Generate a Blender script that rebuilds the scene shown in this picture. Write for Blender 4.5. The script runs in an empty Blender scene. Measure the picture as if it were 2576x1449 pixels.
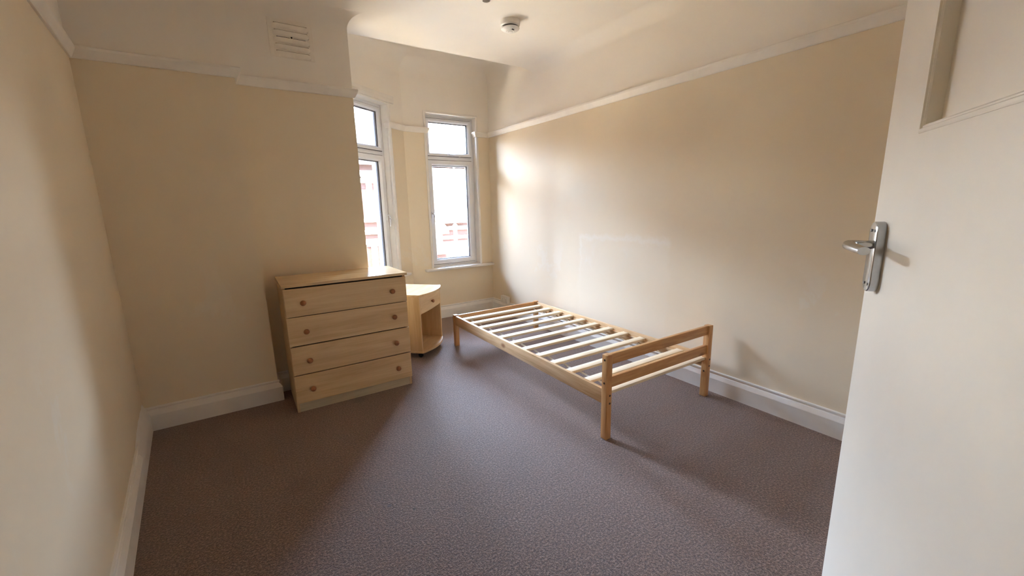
import bpy, bmesh, math, random
from mathutils import Vector, Matrix
random.seed(7)
sc = bpy.context.scene
col = sc.collection

# ------------------------------------------------------------------ camera
YAW, PITCH, ROLL, CAMZ, FPX = 0.5800, 0.1982, -0.0215, 1.2958, 1040.26
fw = Vector((math.sin(YAW)*math.cos(PITCH), math.cos(YAW)*math.cos(PITCH), -math.sin(PITCH)))
rt = Vector((math.cos(YAW), -math.sin(YAW), 0)); up = rt.cross(fw)
r2 = rt*math.cos(ROLL)+up*math.sin(ROLL); u2 = -rt*math.sin(ROLL)+up*math.cos(ROLL)
cam = bpy.data.objects.new('camera', bpy.data.cameras.new('camera'))
col.objects.link(cam)
M = Matrix.Identity(4)
for i in range(3):
    M[i][0], M[i][1], M[i][2] = r2[i], u2[i], -fw[i]
M[2][3] = CAMZ
cam.matrix_world = M
cam.data.sensor_width = 36.0
cam.data.lens = FPX/2576*36.0
cam.data.clip_start = 0.02; cam.data.clip_end = 500
sc.camera = cam

# ------------------------------------------------------------------ light
SKY_STR = 24.0
SUN_STR, SUN_COL = 20.0, (1.0, 0.82, 0.56)
EXPOSURE = 2.93
w = bpy.data.worlds.new('world'); sc.world = w; w.use_nodes = True
nt = w.node_tree; nt.nodes.clear()
wo = nt.nodes.new('ShaderNodeOutputWorld'); bg = nt.nodes.new('ShaderNodeBackground')
# clear sky: pale and bright near the horizon, bluer overhead
tcw = nt.nodes.new('ShaderNodeTexCoord'); spw = nt.nodes.new('ShaderNodeSeparateXYZ'); rmw = nt.nodes.new('ShaderNodeValToRGB')
nt.links.new(tcw.outputs['Generated'], spw.inputs[0]); nt.links.new(spw.outputs[2], rmw.inputs[0])
ee = rmw.color_ramp.elements; ee[0].position = 0.0; ee[0].color = (1.0, 0.97, 0.90, 1); ee[1].position = 0.75; ee[1].color = (0.09, 0.12, 0.20, 1)
e3 = ee.new(0.28); e3.color = (0.44, 0.55, 0.75, 1)
nt.links.new(rmw.outputs[0], bg.inputs[0]); bg.inputs[1].default_value = SKY_STR
nt.links.new(bg.outputs[0], wo.inputs[0])
sun = bpy.data.objects.new('sun', bpy.data.lights.new('sun', 'SUN')); col.objects.link(sun)
sun.data.energy = SUN_STR; sun.data.angle = math.radians(1.0); sun.data.color = SUN_COL
sun.rotation_euler = Vector((0.25, 0.52, -0.85)).to_track_quat('-Z', 'Y').to_euler()

sc.view_settings.view_transform = 'Standard'; sc.view_settings.look = 'None'
sc.view_settings.gamma = 1.0; sc.view_settings.use_curve_mapping = False
sc.view_settings.exposure = EXPOSURE
sc.cycles.max_bounces = 14; sc.cycles.diffuse_bounces = 10; sc.cycles.glossy_bounces = 4
sc.cycles.transparent_max_bounces = 12
sc.cycles.use_denoising = True
sc.cycles.sample_clamp_indirect = 12.0
sc.cycles.caustics_reflective = False; sc.cycles.caustics_refractive = False

# ------------------------------------------------------------------ plan of the room (metres)
XR, YF, YB, YC, XB, XC, YBAY = 2.622, 4.436, 3.139, 3.292, 0.105, 0.820, 3.615
ZC, ZBAY, HMAX = 2.620, 2.780, 3.00          # ceiling, bay ceiling, top of the shell
YD = -0.080                                  # door wall
def XL(y): return -0.600 + (YB-y)*0.0791     # left wall leans a little
C1 = Vector((1.587, YF)); D2 = Vector((-0.825, -0.565)).normalized(); OUT2 = Vector((D2.y, -D2.x))
if OUT2.y < 0: OUT2 = -OUT2
S_END = (YF-YBAY)/(-D2.y)
C2 = C1 + D2*S_END
RAILT, RAILB, SKT = 2.134, 2.076, 0.147

# ------------------------------------------------------------------ materials
def mat(name):
    m = bpy.data.materials.new(name); m.use_nodes = True
    n = m.node_tree; b = n.nodes['Principled BSDF']
    return m, n, b
def N(n, t, **k):
    x = n.nodes.new(t)
    for a, v in k.items(): setattr(x, a, v)
    return x
def noise(n, vec, scale, detail=2.0, rough=0.5, dist=0.0):
    x = N(n, 'ShaderNodeTexNoise'); x.inputs['Scale'].default_value = scale
    x.inputs['Detail'].default_value = detail; x.inputs['Roughness'].default_value = rough
    x.inputs['Distortion'].default_value = dist
    if vec is not None: n.links.new(vec, x.inputs['Vector'])
    return x
def mixc(n, fac, a, b, blend='MIX'):
    x = N(n, 'ShaderNodeMix', data_type='RGBA', blend_type=blend)
    for s, v in ((x.inputs[0], fac), (x.inputs[6], a), (x.inputs[7], b)):
        if isinstance(v, (int, float)): s.default_value = v
        elif isinstance(v, tuple): s.default_value = (*v, 1) if len(v) == 3 else v
        else: n.links.new(v, s)
    return x.outputs[2]
def ramp(n, fac, *stops):
    x = N(n, 'ShaderNodeValToRGB'); e = x.color_ramp.elements
    while len(e) < len(stops): e.new(0.5)
    for i, (p, c) in enumerate(stops):
        e[i].position = p; e[i].color = (*c, 1) if isinstance(c, tuple) else (c, c, c, 1)
    n.links.new(fac, x.inputs[0]); return x.outputs[0]
def bump(n, b, h, strength, dist):
    x = N(n, 'ShaderNodeBump'); x.inputs['Strength'].default_value = strength
    x.inputs['Distance'].default_value = dist
    n.links.new(h, x.inputs['Height']); n.links.new(x.outputs[0], b.inputs['Normal']); return x
def math_(n, op, a, b=None, c=None):
    x = N(n, 'ShaderNodeMath', operation=op)
    for i, v in enumerate((a, b, c)):
        if v is None: continue
        if isinstance(v, (int, float)): x.inputs[i].default_value = v
        else: n.links.new(v, x.inputs[i])
    return x.outputs[0]
def simple(name, c, rough=0.5, metal=0.0, spec=0.5, var=0.04, scale=30):
    m, n, b = mat(name)
    tc = N(n, 'ShaderNodeTexCoord'); t = noise(n, tc.outputs['Object'], scale, 3)
    cc = ramp(n, t.outputs[0], (0.3, tuple(x*(1-var) for x in c)), (0.7, tuple(min(1, x*(1+var)) for x in c)))
    n.links.new(cc, b.inputs['Base Color'])
    b.inputs['Roughness'].default_value = rough; b.inputs['Metallic'].default_value = metal
    b.inputs['Specular IOR Level'].default_value = spec
    return m

CREAM, WHITE = (0.80, 0.692, 0.525), (0.85, 0.80, 0.725)
def wall_mat():
    m, n, b = mat('painted_plaster')
    g = N(n, 'ShaderNodeNewGeometry'); sep = N(n, 'ShaderNodeSeparateXYZ')
    n.links.new(g.outputs['Position'], sep.inputs[0])
    f = math_(n, 'GREATER_THAN', sep.outputs[2], RAILB+0.02)
    base = mixc(n, f, CREAM, WHITE)
    big = noise(n, g.outputs['Position'], 1.6, 4, 0.6)
    base = mixc(n, 1.0, base, ramp(n, big.outputs[0], (0.3, (0.955, 0.955, 0.96)), (0.7, (1.0, 1.0, 1.0))), 'MULTIPLY')
    # pale filled and rubbed patches low on the walls
    pn = noise(n, g.outputs['Position'], 2.3, 6, 0.65, 0.6)
    band = ramp(n, math_(n, 'ABSOLUTE', math_(n, 'SUBTRACT', sep.outputs[2], 0.72)), (0.0, 1.0), (0.32, 0.0))
    patch = math_(n, 'MULTIPLY', ramp(n, pn.outputs[0], (0.56, 0.0), (0.60, 1.0)), band)
    base = mixc(n, math_(n, 'MULTIPLY', patch, 0.35), base, (0.80, 0.76, 0.68))
    # rubbed-down rectangle on the wall over the bed, with a ragged pale rim
    wob = noise(n, g.outputs['Position'], 9, 5, 0.7)
    zt_ = math_(n, 'ADD', sep.outputs[2], math_(n, 'MULTIPLY', math_(n, 'SUBTRACT', wob.outputs[0], 0.5), 0.16))
    yw = math_(n, 'ADD', sep.outputs[1], math_(n, 'MULTIPLY', math_(n, 'SUBTRACT', wob.outputs[0], 0.5), 0.14))
    iny = math_(n, 'MULTIPLY', ramp(n, math_(n, 'SUBTRACT', yw, 1.87), (0.0, 0.0), (0.03, 1.0)), ramp(n, math_(n, 'SUBTRACT', 2.88, yw), (0.0, 0.0), (0.03, 1.0)))
    inx = math_(n, 'GREATER_THAN', sep.outputs[0], XR-0.01)
    rim = ramp(n, math_(n, 'ABSOLUTE', math_(n, 'SUBTRACT', zt_, 1.00)), (0.0, 1.0), (0.045, 0.0))
    side = math_(n, 'MULTIPLY', ramp(n, math_(n, 'ABSOLUTE', math_(n, 'SUBTRACT', yw, 2.84)), (0.0, 1.0), (0.03, 0.0)), ramp(n, math_(n, 'SUBTRACT', 1.02, zt_), (0.0, 0.0), (0.02, 1.0), (0.5, 0.2)))
    fill = ramp(n, math_(n, 'SUBTRACT', 1.02, zt_), (0.0, 0.0), (0.03, 0.35), (0.6, 0.15))
    pf = math_(n, 'MULTIPLY', math_(n, 'MULTIPLY', math_(n, 'MAXIMUM', math_(n, 'MAXIMUM', rim, side), fill), iny), inx)
    base = mixc(n, math_(n, 'MULTIPLY', pf, 0.45), base, (0.86, 0.83, 0.76))
    n.links.new(base, b.inputs['Base Color'])
    b.inputs['Roughness'].default_value = 0.62; b.inputs['Specular IOR Level'].default_value = 0.25
    fine = noise(n, g.outputs['Position'], 240, 2); lump = noise(n, g.outputs['Position'], 7, 4)
    h = math_(n, 'ADD', math_(n, 'MULTIPLY', fine.outputs[0], 0.10), math_(n, 'MULTIPLY', lump.outputs[0], 1.0))
    bump(n, b, h, 0.25, 0.006)
    return m
def carpet_mat():
    m, n, b = mat('brown_carpet')
    g = N(n, 'ShaderNodeNewGeometry'); P = g.outputs['Position']
    a = noise(n, P, 115, 3, 0.75); a2 = noise(n, P, 330, 2, 0.6)
    t = math_(n, 'ADD', math_(n, 'MULTIPLY', a.outputs[0], 0.65), math_(n, 'MULTIPLY', a2.outputs[0], 0.35))
    c = ramp(n, t, (0.40, (0.014, 0.004, 0.002)), (0.50, (0.105, 0.046, 0.028)), (0.60, (0.35, 0.22, 0.165)))
    big = noise(n, P, 2.2, 5, 0.6)
    c = mixc(n, 1.0, c, ramp(n, big.outputs[0], (0.3, (0.86, 0.84, 0.83)), (0.7, (1.06, 1.06, 1.06))), 'MULTIPLY')
    # spill stains and small burns with their own shapes, plus a painted shadow by the chest
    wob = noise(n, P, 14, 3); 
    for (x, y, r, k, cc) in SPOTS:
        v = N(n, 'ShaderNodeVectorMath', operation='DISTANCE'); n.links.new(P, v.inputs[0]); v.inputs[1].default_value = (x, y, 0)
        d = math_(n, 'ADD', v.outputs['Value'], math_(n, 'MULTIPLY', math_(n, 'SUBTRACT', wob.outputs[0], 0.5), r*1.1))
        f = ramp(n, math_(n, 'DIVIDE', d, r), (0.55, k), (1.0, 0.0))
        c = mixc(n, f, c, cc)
    n.links.new(c, b.inputs['Base Color'])
    b.inputs['Roughness'].default_value = 0.56; b.inputs['Specular IOR Level'].default_value = 0.5
    b.inputs['Sheen Weight'].default_value = 0.6; b.inputs['Sheen Roughness'].default_value = 0.4
    b.inputs['Sheen Tint'].default_value = (1.0, 0.80, 0.70, 1)
    bump(n, b, t, 0.9, 0.012)
    return m
SPOTS = [(0.099, 2.037, 0.075, 0.35, (0.035, 0.010, 0.007)), (0.411, 1.656, 0.012, 0.7, (0.02, 0.025, 0.05)),
         (0.494, 1.574, 0.008, 0.9, (0.006, 0.004, 0.004)), (0.491, 1.731, 0.006, 0.9, (0.006, 0.004, 0.004)),
         (1.405, 1.215, 0.008, 0.95, (0.006, 0.005, 0.005)), (0.564, 2.80, 0.06, 0.5, (0.012, 0.006, 0.005))]  # last entry is the shadow under the chest, painted into the carpet
def wood_mat(name, axis, c0, c1, c2, knots=0.0, rough=0.45, scale=1.0, coat=0.0):
    """grain runs along the given local axis"""
    m, n, b = mat(name)
    tc = N(n, 'ShaderNodeTexCoord'); oi = N(n, 'ShaderNodeObjectInfo')
    rnd = N(n, 'ShaderNodeCombineXYZ')
    for i in range(3): n.links.new(math_(n, 'MULTIPLY', oi.outputs['Random'], 7.3+i*3.1), rnd.inputs[i])
    add = N(n, 'ShaderNodeVectorMath', operation='ADD'); n.links.new(tc.outputs['Object'], add.inputs[0]); n.links.new(rnd.outputs[0], add.inputs[1])
    mp = N(n, 'ShaderNodeMapping'); s = [22*scale]*3; s[axis] = 1.6*scale; mp.inputs['Scale'].default_value = s
    n.links.new(add.outputs[0], mp.inputs[0])
    a = noise(n, mp.outputs[0], 1.0, 5, 0.6, 1.2)
    mp2 = N(n, 'ShaderNodeMapping'); s = [190*scale]*3; s[axis] = 7*scale; mp2.inputs['Scale'].default_value = s
    n.links.new(add.outputs[0], mp2.inputs[0]); f = noise(n, mp2.outputs[0], 1.0, 2)
    t = math_(n, 'ADD', math_(n, 'MULTIPLY', a.outputs[0], 0.75), math_(n, 'MULTIPLY', f.outputs[0], 0.25))
    c = ramp(n, t, (0.34, c0), (0.5, c1), (0.66, c2))
    if knots:
        mk = N(n, 'ShaderNodeMapping'); s = [7.0]*3; s[axis] = 4.2; mk.inputs['Scale'].default_value = s
        n.links.new(add.outputs[0], mk.inputs[0])
        v = N(n, 'ShaderNodeTexVoronoi'); v.inputs['Scale'].default_value = 1.0; n.links.new(mk.outputs[0], v.inputs['Vector'])
        k = ramp(n, v.outputs['Distance'], (0.07, 1.0), (0.17, 0.0))
        c = mixc(n, math_(n, 'MULTIPLY', k, knots), c, (0.22, 0.07, 0.025))
    n.links.new(c, b.inputs['Base Color'])
    b.inputs['Roughness'].default_value = rough; b.inputs['Specular IOR Level'].default_value = 0.4
    b.inputs['Coat Weight'].default_value = coat; b.inputs['Coat Roughness'].default_value = 0.25
    bump(n, b, f.outputs[0], 0.08, 0.002)
    return m
def glass_mat():
    m = bpy.data.materials.new('window_glass'); m.use_nodes = True; n = m.node_tree; n.nodes.clear()
    o = N(n, 'ShaderNodeOutputMaterial'); tr = N(n, 'ShaderNodeBsdfTransparent'); gl = N(n, 'ShaderNodeBsdfGlossy')
    gl.inputs['Roughness'].default_value = 0.01; tr.inputs[0].default_value = (0.97, 0.985, 0.98, 1)
    fr = N(n, 'ShaderNodeFresnel'); fr.inputs[0].default_value = 1.25
    mx = N(n, 'ShaderNodeMixShader'); n.links.new(fr.outputs[0], mx.inputs[0]); n.links.new(tr.outputs[0], mx.inputs[1]); n.links.new(gl.outputs[0], mx.inputs[2])
    n.links.new(mx.outputs[0], o.inputs[0]); return m
def brick_mat():
    m, n, b = mat('red_brick')
    g = N(n, 'ShaderNodeNewGeometry'); sep = N(n, 'ShaderNodeSeparateXYZ'); n.links.new(g.outputs['Position'], sep.inputs[0])
    cb = N(n, 'ShaderNodeCombineXYZ'); n.links.new(math_(n, 'ADD', sep.outputs[0], sep.outputs[1]), cb.inputs[0]); n.links.new(sep.outputs[2], cb.inputs[1])
    br = N(n, 'ShaderNodeTexBrick'); n.links.new(cb.outputs[0], br.inputs[0])
    br.inputs['Scale'].default_value = 1.0; br.inputs['Brick Width'].default_value = 0.225; br.inputs['Row Height'].default_value = 0.075
    br.inputs['Mortar Size'].default_value = 0.008; br.inputs['Color1'].default_value = (0.024, 0.0052, 0.0040, 1); br.inputs['Color2'].default_value = (0.018, 0.0040, 0.0030, 1)
    br.inputs['Mortar'].default_value = (0.030, 0.015, 0.012, 1)
    n.links.new(br.outputs[0], b.inputs['Base Color']); b.inputs['Roughness'].default_value = 0.9
    return m

PLASTER = wall_mat(); CARPET = carpet_mat()
GLOSSW = simple('white_gloss_paint', (0.79, 0.755, 0.71), 0.35, var=0.03, scale=12)
UPVC = simple('white_upvc', (0.80, 0.81, 0.84), 0.3, var=0.01)
DOORP = simple('cream_door_paint', (0.82, 0.765, 0.66), 0.42, var=0.02, scale=6)
RUBBER = simple('black_rubber', (0.02, 0.018, 0.02), 0.6)
DARK = simple('dark_void', (0.015, 0.012, 0.01), 0.9)
CHROME = simple('brushed_chrome', (0.50, 0.51, 0.52), 0.22, metal=1.0, var=0.08, scale=60)
PLASTIC = simple('white_plastic', (0.80, 0.78, 0.74), 0.35)
VENTP = simple('painted_vent', (0.82, 0.765, 0.68), 0.55); SLIT_SHADE = simple('slit_shadow', (0.26, 0.20, 0.13), 0.8)  # the brown stands in for shadow lines at the louvre slits
GLASS = glass_mat(); BRICK = brick_mat()
STONE = simple('white_painted_stone', (0.82, 0.80, 0.76), 0.8)
CURTAIN = simple('pale_curtain', (0.45, 0.50, 0.50), 0.9)
SLATE = simple('grey_slate', (0.12, 0.12, 0.14), 0.7)
TEAL = simple('teal_metal_paint', (0.022, 0.068, 0.074), 0.4)
ASPH = simple('street_paving', (0.50, 0.46, 0.38), 0.9, var=0.15, scale=0.6)
MAPLE0, MAPLE1, MAPLE2 = (0.57, 0.375, 0.19), (0.67, 0.47, 0.255), (0.74, 0.55, 0.32)
MAPLE = wood_mat('maple_laminate', 0, MAPLE0, MAPLE1, MAPLE2, 0.0, 0.33, 0.6)
MAPLEZ = wood_mat('maple_laminate_upright', 2, MAPLE0, MAPLE1, MAPLE2, 0.0, 0.35, 0.6)
MAPLET = wood_mat('maple_laminate_top', 0, MAPLE0, MAPLE1, MAPLE2, 0.0, 0.16, 0.6)
KNOBW = wood_mat('varnished_beech', 2, (0.24, 0.085, 0.03), (0.33, 0.13, 0.05), (0.40, 0.17, 0.07), 0, 0.35, 2)
PA, PB_, PC = (0.42, 0.19, 0.065), (0.56, 0.295, 0.115), (0.66, 0.39, 0.175)
PINEX = wood_mat('pine_across', 0, PA, PB_, PC, 0.8, 0.38)
PINEY = wood_mat('pine_along', 1, (0.52, 0.32, 0.15), (0.66, 0.44, 0.24), (0.75, 0.55, 0.33), 0.8, 0.38)
PINEZ = wood_mat('pine_upright', 2, PA, PB_, PC, 0.6, 0.38)
SLATW = wood_mat('pale_slat_pine', 0, (0.72, 0.56, 0.36), (0.80, 0.66, 0.46), (0.85, 0.72, 0.53), 0.0, 0.5)
WEB = simple('white_webbing', (0.80, 0.80, 0.80), 0.8)

# ------------------------------------------------------------------ mesh helpers
def newbm(): return bmesh.new()
def box(bm, x0, x1, y0, y1, z0, z1, bev=0.0, seg=2):
    vs = [bm.verts.new((x, y, z)) for z in (z0, z1) for y in (y0, y1) for x in (x0, x1)]
    fs = [bm.faces.new([vs[i] for i in f]) for f in ((0, 2, 3, 1), (4, 5, 7, 6), (0, 1, 5, 4), (2, 6, 7, 3), (0, 4, 6, 2), (1, 3, 7, 5))]
    if bev:
        es = list({e for f in fs for e in f.edges})
        bmesh.ops.bevel(bm, geom=es, offset=bev, segments=seg, profile=0.5, affect='EDGES')
def prism(bm, pts, z0, z1, bev=0.0):
    a = sum(pts[i][0]*pts[(i+1) % len(pts)][1]-pts[(i+1) % len(pts)][0]*pts[i][1] for i in range(len(pts)))
    if a < 0: pts = pts[::-1]
    lo = [bm.verts.new((p[0], p[1], z0)) for p in pts]; hi = [bm.verts.new((p[0], p[1], z1)) for p in pts]
    fs = [bm.faces.new(lo[::-1]), bm.faces.new(hi)]
    for i in range(len(pts)):
        j = (i+1) % len(pts); fs.append(bm.faces.new((lo[i], lo[j], hi[j], hi[i])))
    if bev:
        es = list({e for f in fs for e in f.edges})
        bmesh.ops.bevel(bm, geom=es, offset=bev, segments=2, profile=0.5, affect='EDGES')
def lathe(bm, prof, seg=32, mtx=None):
    """prof: list of (r, z) bottom to top, revolved about z"""
    rings = []
    for r, z in prof:
        if r < 1e-6: rings.append([bm.verts.new((0, 0, z))])
        else: rings.append([bm.verts.new((r*math.cos(2*math.pi*k/seg), r*math.sin(2*math.pi*k/seg), z)) for k in range(seg)])
    for a, b in zip(rings, rings[1:]):
        for k in range(seg):
            j = (k+1) % seg
            if len(a) == 1 and len(b) == 1: continue
            if len(a) == 1: bm.faces.new((a[0], b[j], b[k]))
            elif len(b) == 1: bm.faces.new((a[k], a[j], b[0]))
            else: bm.faces.new((a[k], a[j], b[j], b[k]))
    if mtx is not None:
        vs = [v for r in rings for v in r]
        bmesh.ops.transform(bm, matrix=mtx, verts=vs)
def tube(bm, pts, r, seg=12, flat=1.0, cap=True):
    pts = [Vector(p) for p in pts]; rings = []
    rr = r if isinstance(r, (list, tuple)) else [r]*len(pts)
    t0 = (pts[1]-pts[0]).normalized(); ref = Vector((0, 0, 1)) if abs(t0.z) < 0.9 else Vector((1, 0, 0))
    for i, p in enumerate(pts):
        t = (pts[min(i+1, len(pts)-1)]-pts[max(i-1, 0)]).normalized()
        a = t.cross(ref).normalized(); b = a.cross(t).normalized()
        rings.append([bm.verts.new(p+a*rr[i]*math.cos(2*math.pi*k/seg)+b*rr[i]*flat*math.sin(2*math.pi*k/seg)) for k in range(seg)])
    for a, b in zip(rings, rings[1:]):
        for k in range(seg):
            j = (k+1) % seg; bm.faces.new((a[k], a[j], b[j], b[k]))
    if cap: bm.faces.new(rings[0][::-1]); bm.faces.new(rings[-1])
def ring(bm, x0, x1, z0, z1, prof):
    """rectangular frame in the local x-z plane; prof = closed list of (inset, y)"""
    rs = []
    for ins, y in prof:
        rs.append([bm.verts.new(p) for p in ((x0+ins, y, z0+ins), (x1-ins, y, z0+ins), (x1-ins, y, z1-ins), (x0+ins, y, z1-ins))])
    for i in range(len(rs)):
        a, b = rs[i], rs[(i+1) % len(rs)]
        for k in range(4):
            j = (k+1) % 4; bm.faces.new((a[k], a[j], b[j], b[k]))
def obj(name, bm, m, parent=None, smooth=False, loc=None):
    bmesh.ops.recalc_face_normals(bm, faces=bm.faces[:])
    me = bpy.data.meshes.new(name); bm.to_mesh(me); bm.free()
    if m is not None: me.materials.append(m)
    if smooth:
        for p in me.polygons: p.use_smooth = True
        try: me.set_sharp_from_angle(angle=math.radians(38))
        except Exception: pass
    o = bpy.data.objects.new(name, me); col.objects.link(o)
    if parent is not None: o.parent = parent
    if loc is not None: o.location = loc
    return o
def tag(o, label, cat, group=None, kind=None):
    o['label'] = label; o['category'] = cat
    if group: o['group'] = group
    if kind: o['kind'] = kind
    return o
def thing(name, label, cat, loc=(0, 0, 0), rz=0.0, kind=None, group=None):
    o = bpy.data.objects.new(name, None); o.empty_display_size = 0.05; col.objects.link(o)
    o.location = loc; o.rotation_euler = (0, 0, rz); return tag(o, label, cat, group, kind)
def struct(name, bm, m, label, cat, smooth=False):
    return tag(obj(name, bm, m, smooth=smooth), label, cat, kind='structure')

# ------------------------------------------------------------------ shell
bm = newbm(); prism(bm, [(-1.2, -1.6), (XR+0.3, -1.6), (XR+0.3, YF+0.02), (C1.x, YF+0.02), (C2.x, C2.y+0.02), (C2.x, YBAY), (-1.2, YBAY)], -0.15, 0.0)
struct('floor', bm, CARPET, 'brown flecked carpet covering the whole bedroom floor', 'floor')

# walls are solid, their room faces on the plan lines
bm = newbm(); box(bm, XR, XR+0.2, -1.6, YF+0.3, 0, HMAX)
struct('wall_right', bm, PLASTER, 'long cream wall beside the bed, paler above its picture rail', 'wall')
bm = newbm(); prism(bm, [(XL(-1.6), -1.6), (XL(YB+0.2), YB+0.2), (XL(YB)-0.3, YB+0.2), (XL(-1.6)-0.3, -1.6)], 0, HMAX)
struct('wall_left', bm, PLASTER, 'cream wall nearest the viewer along the left edge of the room', 'wall')

ARC_R = 0.10; COVE = 0.085
def cove_prof(R, n=10): return [(R-R*math.cos(a), -R+R*math.sin(a)) for a in [math.pi/2*k/n for k in range(n+1)]]
# chimney wall: projecting breast, shallow recess, jamb and rounded soffit of the opening to the bay
bm = newbm()
prism(bm, [(XL(YB)-0.25, YB), (XB, YB), (XB, YC), (XC, YC), (XC, YBAY), (XL(YB)-0.25, YBAY)], 0, ZC-ARC_R)
# above: pieces with the cove and the rounded corner
n = 12
prof = [(XC+ARC_R-ARC_R*math.cos(a), ZC-ARC_R+ARC_R*math.sin(a)) for a in [math.pi/2*k/n for k in range(n+1)]]
def cove_y(z, y0):
    q = z-(ZC-COVE)
    return y0 if q <= 0 else y0-(COVE-math.sqrt(max(0, COVE**2-q*q)))
def strip_wall(bm, xa, xbf, y0, zs):
    prev = None
    for z in zs:
        y = cove_y(z, y0); a = bm.verts.new((xa, y, z)); b = bm.verts.new((xbf(z), y, z))
        if prev: bm.faces.new((prev[0], prev[1], b, a))
        prev = (a, b)
zs = [ZC-ARC_R+ARC_R*math.sin(math.pi/2*k/n) for k in range(n+1)]
strip_wall(bm, XB, lambda z: XC+ARC_R-math.sqrt(max(0, ARC_R**2-(z-(ZC-ARC_R))**2)), YC, zs)
strip_wall(bm, XL(YB)-0.2, lambda z: XB, YB, zs)
prev = None
for z in zs:       # side face of the breast above
    a = bm.verts.new((XB, cove_y(z, YB), z)); b = bm.verts.new((XB, cove_y(z, YC), z))
    if prev: bm.faces.new((prev[0], prev[1], b, a))
    prev = (a, b)
prev = None
for (x, z) in prof:  # rounded soffit running through the wall thickness
    a = bm.verts.new((x, cove_y(z, YC), z)); b = bm.verts.new((x, YBAY, z))
    if prev: bm.faces.new((prev[0], prev[1], b, a))
    prev = (a, b)
prev = None
for (x, z) in prof:  # bay-side face of the corner
    a = bm.verts.new((x, YBAY, z)); b = bm.verts.new((XL(YB)-0.25, YBAY, z))
    if prev: bm.faces.new((prev[0], prev[1], b, a))
    prev = (a, b)
struct('wall_chimney', bm, PLASTER, 'cream chimney breast wall with a shallow recess behind the chest of drawers', 'wall', smooth=True)

def wall_with_hole(bm, L, T, H, u0, u1, z0, z1):
    """local x along the wall 0..L, y outward 0..T"""
    box(bm, 0, u0, 0, T, 0, H); box(bm, u1, L, 0, T, 0, H)
    box(bm, u0, u1, 0, T, 0, z0); box(bm, u0, u1, 0, T, z1, H)
W1 = (1.836, 2.452, 0.585, 2.288)
bm = newbm(); wall_with_hole(bm, XR-C1.x+0.001, 0.25, HMAX, W1[0]-C1.x, W1[1]-C1.x, W1[2], W1[3])
bmesh.ops.translate(bm, vec=(C1.x, YF, 0), verts=bm.verts[:])
prism(bm, [(C1.x, YF), (C1.x+0.001, YF+0.25), (C1.x+OUT2.x*0.25, YF+OUT2.y*0.25)], 0, HMAX)
struct('wall_far', bm, PLASTER, 'narrow cream far wall of the bay around the slim window', 'wall')
S0, S1 = 0.235, 1.235
SF = 0.0
ang2 = math.atan2(-D2.y, -D2.x)     # local x = -D2 (to the right), y outward
mw2 = Matrix.Translation((C2.x, C2.y, 0)) @ Matrix.Rotation(ang2, 4, 'Z')
bm = newbm(); wall_with_hole(bm, S_END, 0.25, HMAX, S_END-S1, S_END-S0, W1[2], 2.305)
bmesh.ops.transform(bm, matrix=mw2, verts=bm.verts[:])
box(bm, C2.x-0.3, C2.x, YBAY-0.1, C2.y+0.2, 0, HMAX)
struct('wall_bay', bm, PLASTER, 'angled cream bay wall holding the window half hidden by the chimney wall', 'wall')
# door wall with doorway, hall behind
bm = newbm()
DX0, DX1 = -0.27, 0.55
box(bm, XL(YD)-0.1, DX0, YD-0.12, YD, 0, HMAX); box(bm, DX1, XR, YD-0.12, YD, 0, HMAX); box(bm, DX0, DX1, YD-0.12, YD, 2.03, HMAX)
struct('wall_door', bm, PLASTER, 'cream wall with the doorway the viewer stands in', 'wall')
bm = newbm(); box(bm, -1.2, XR+0.2, -1.7, -1.6, 0, HMAX)
struct('wall_hall', bm, PLASTER, 'cream hall wall behind the doorway', 'wall')

# ceiling: flat slab plus coves; higher bay ceiling
bm = newbm()
RC = 0.10
box(bm, -1.2, XR+0.2, -1.7, YC-COVE, ZC, HMAX+0.1)
box(bm, XC+ARC_R, XR-RC, YC-COVE, YBAY, ZC, ZBAY+0.05)
box(bm, -1.2, XC+ARC_R, YC-COVE, YBAY, ZC, HMAX)
# cove along the right wall, its far end curling forward down the wall
nn_ = 12; prev = None
for k in range(nn_+1):
    a = math.pi/2*k/nn_
    x = XR-RC*(1-math.sin(a)) ; z = ZC-RC*(1-math.cos(a))
    ye = YBAY-0.13*(1-math.cos(a))
    A = bm.verts.new((x, -1.6, z)); B = bm.verts.new((x, ye, z)); Cc = bm.verts.new((XR+0.01, ye, ZBAY if k == 0 else z+0.02))
    if prev:
        bm.faces.new((prev[0], prev[1], B, A)); bm.faces.new((prev[1], prev[2], Cc, B))
    prev = (A, B, Cc)
box(bm, XR-RC, XR+0.01, YC-COVE, YBAY-0.10, ZC, ZBAY+0.05)
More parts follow.
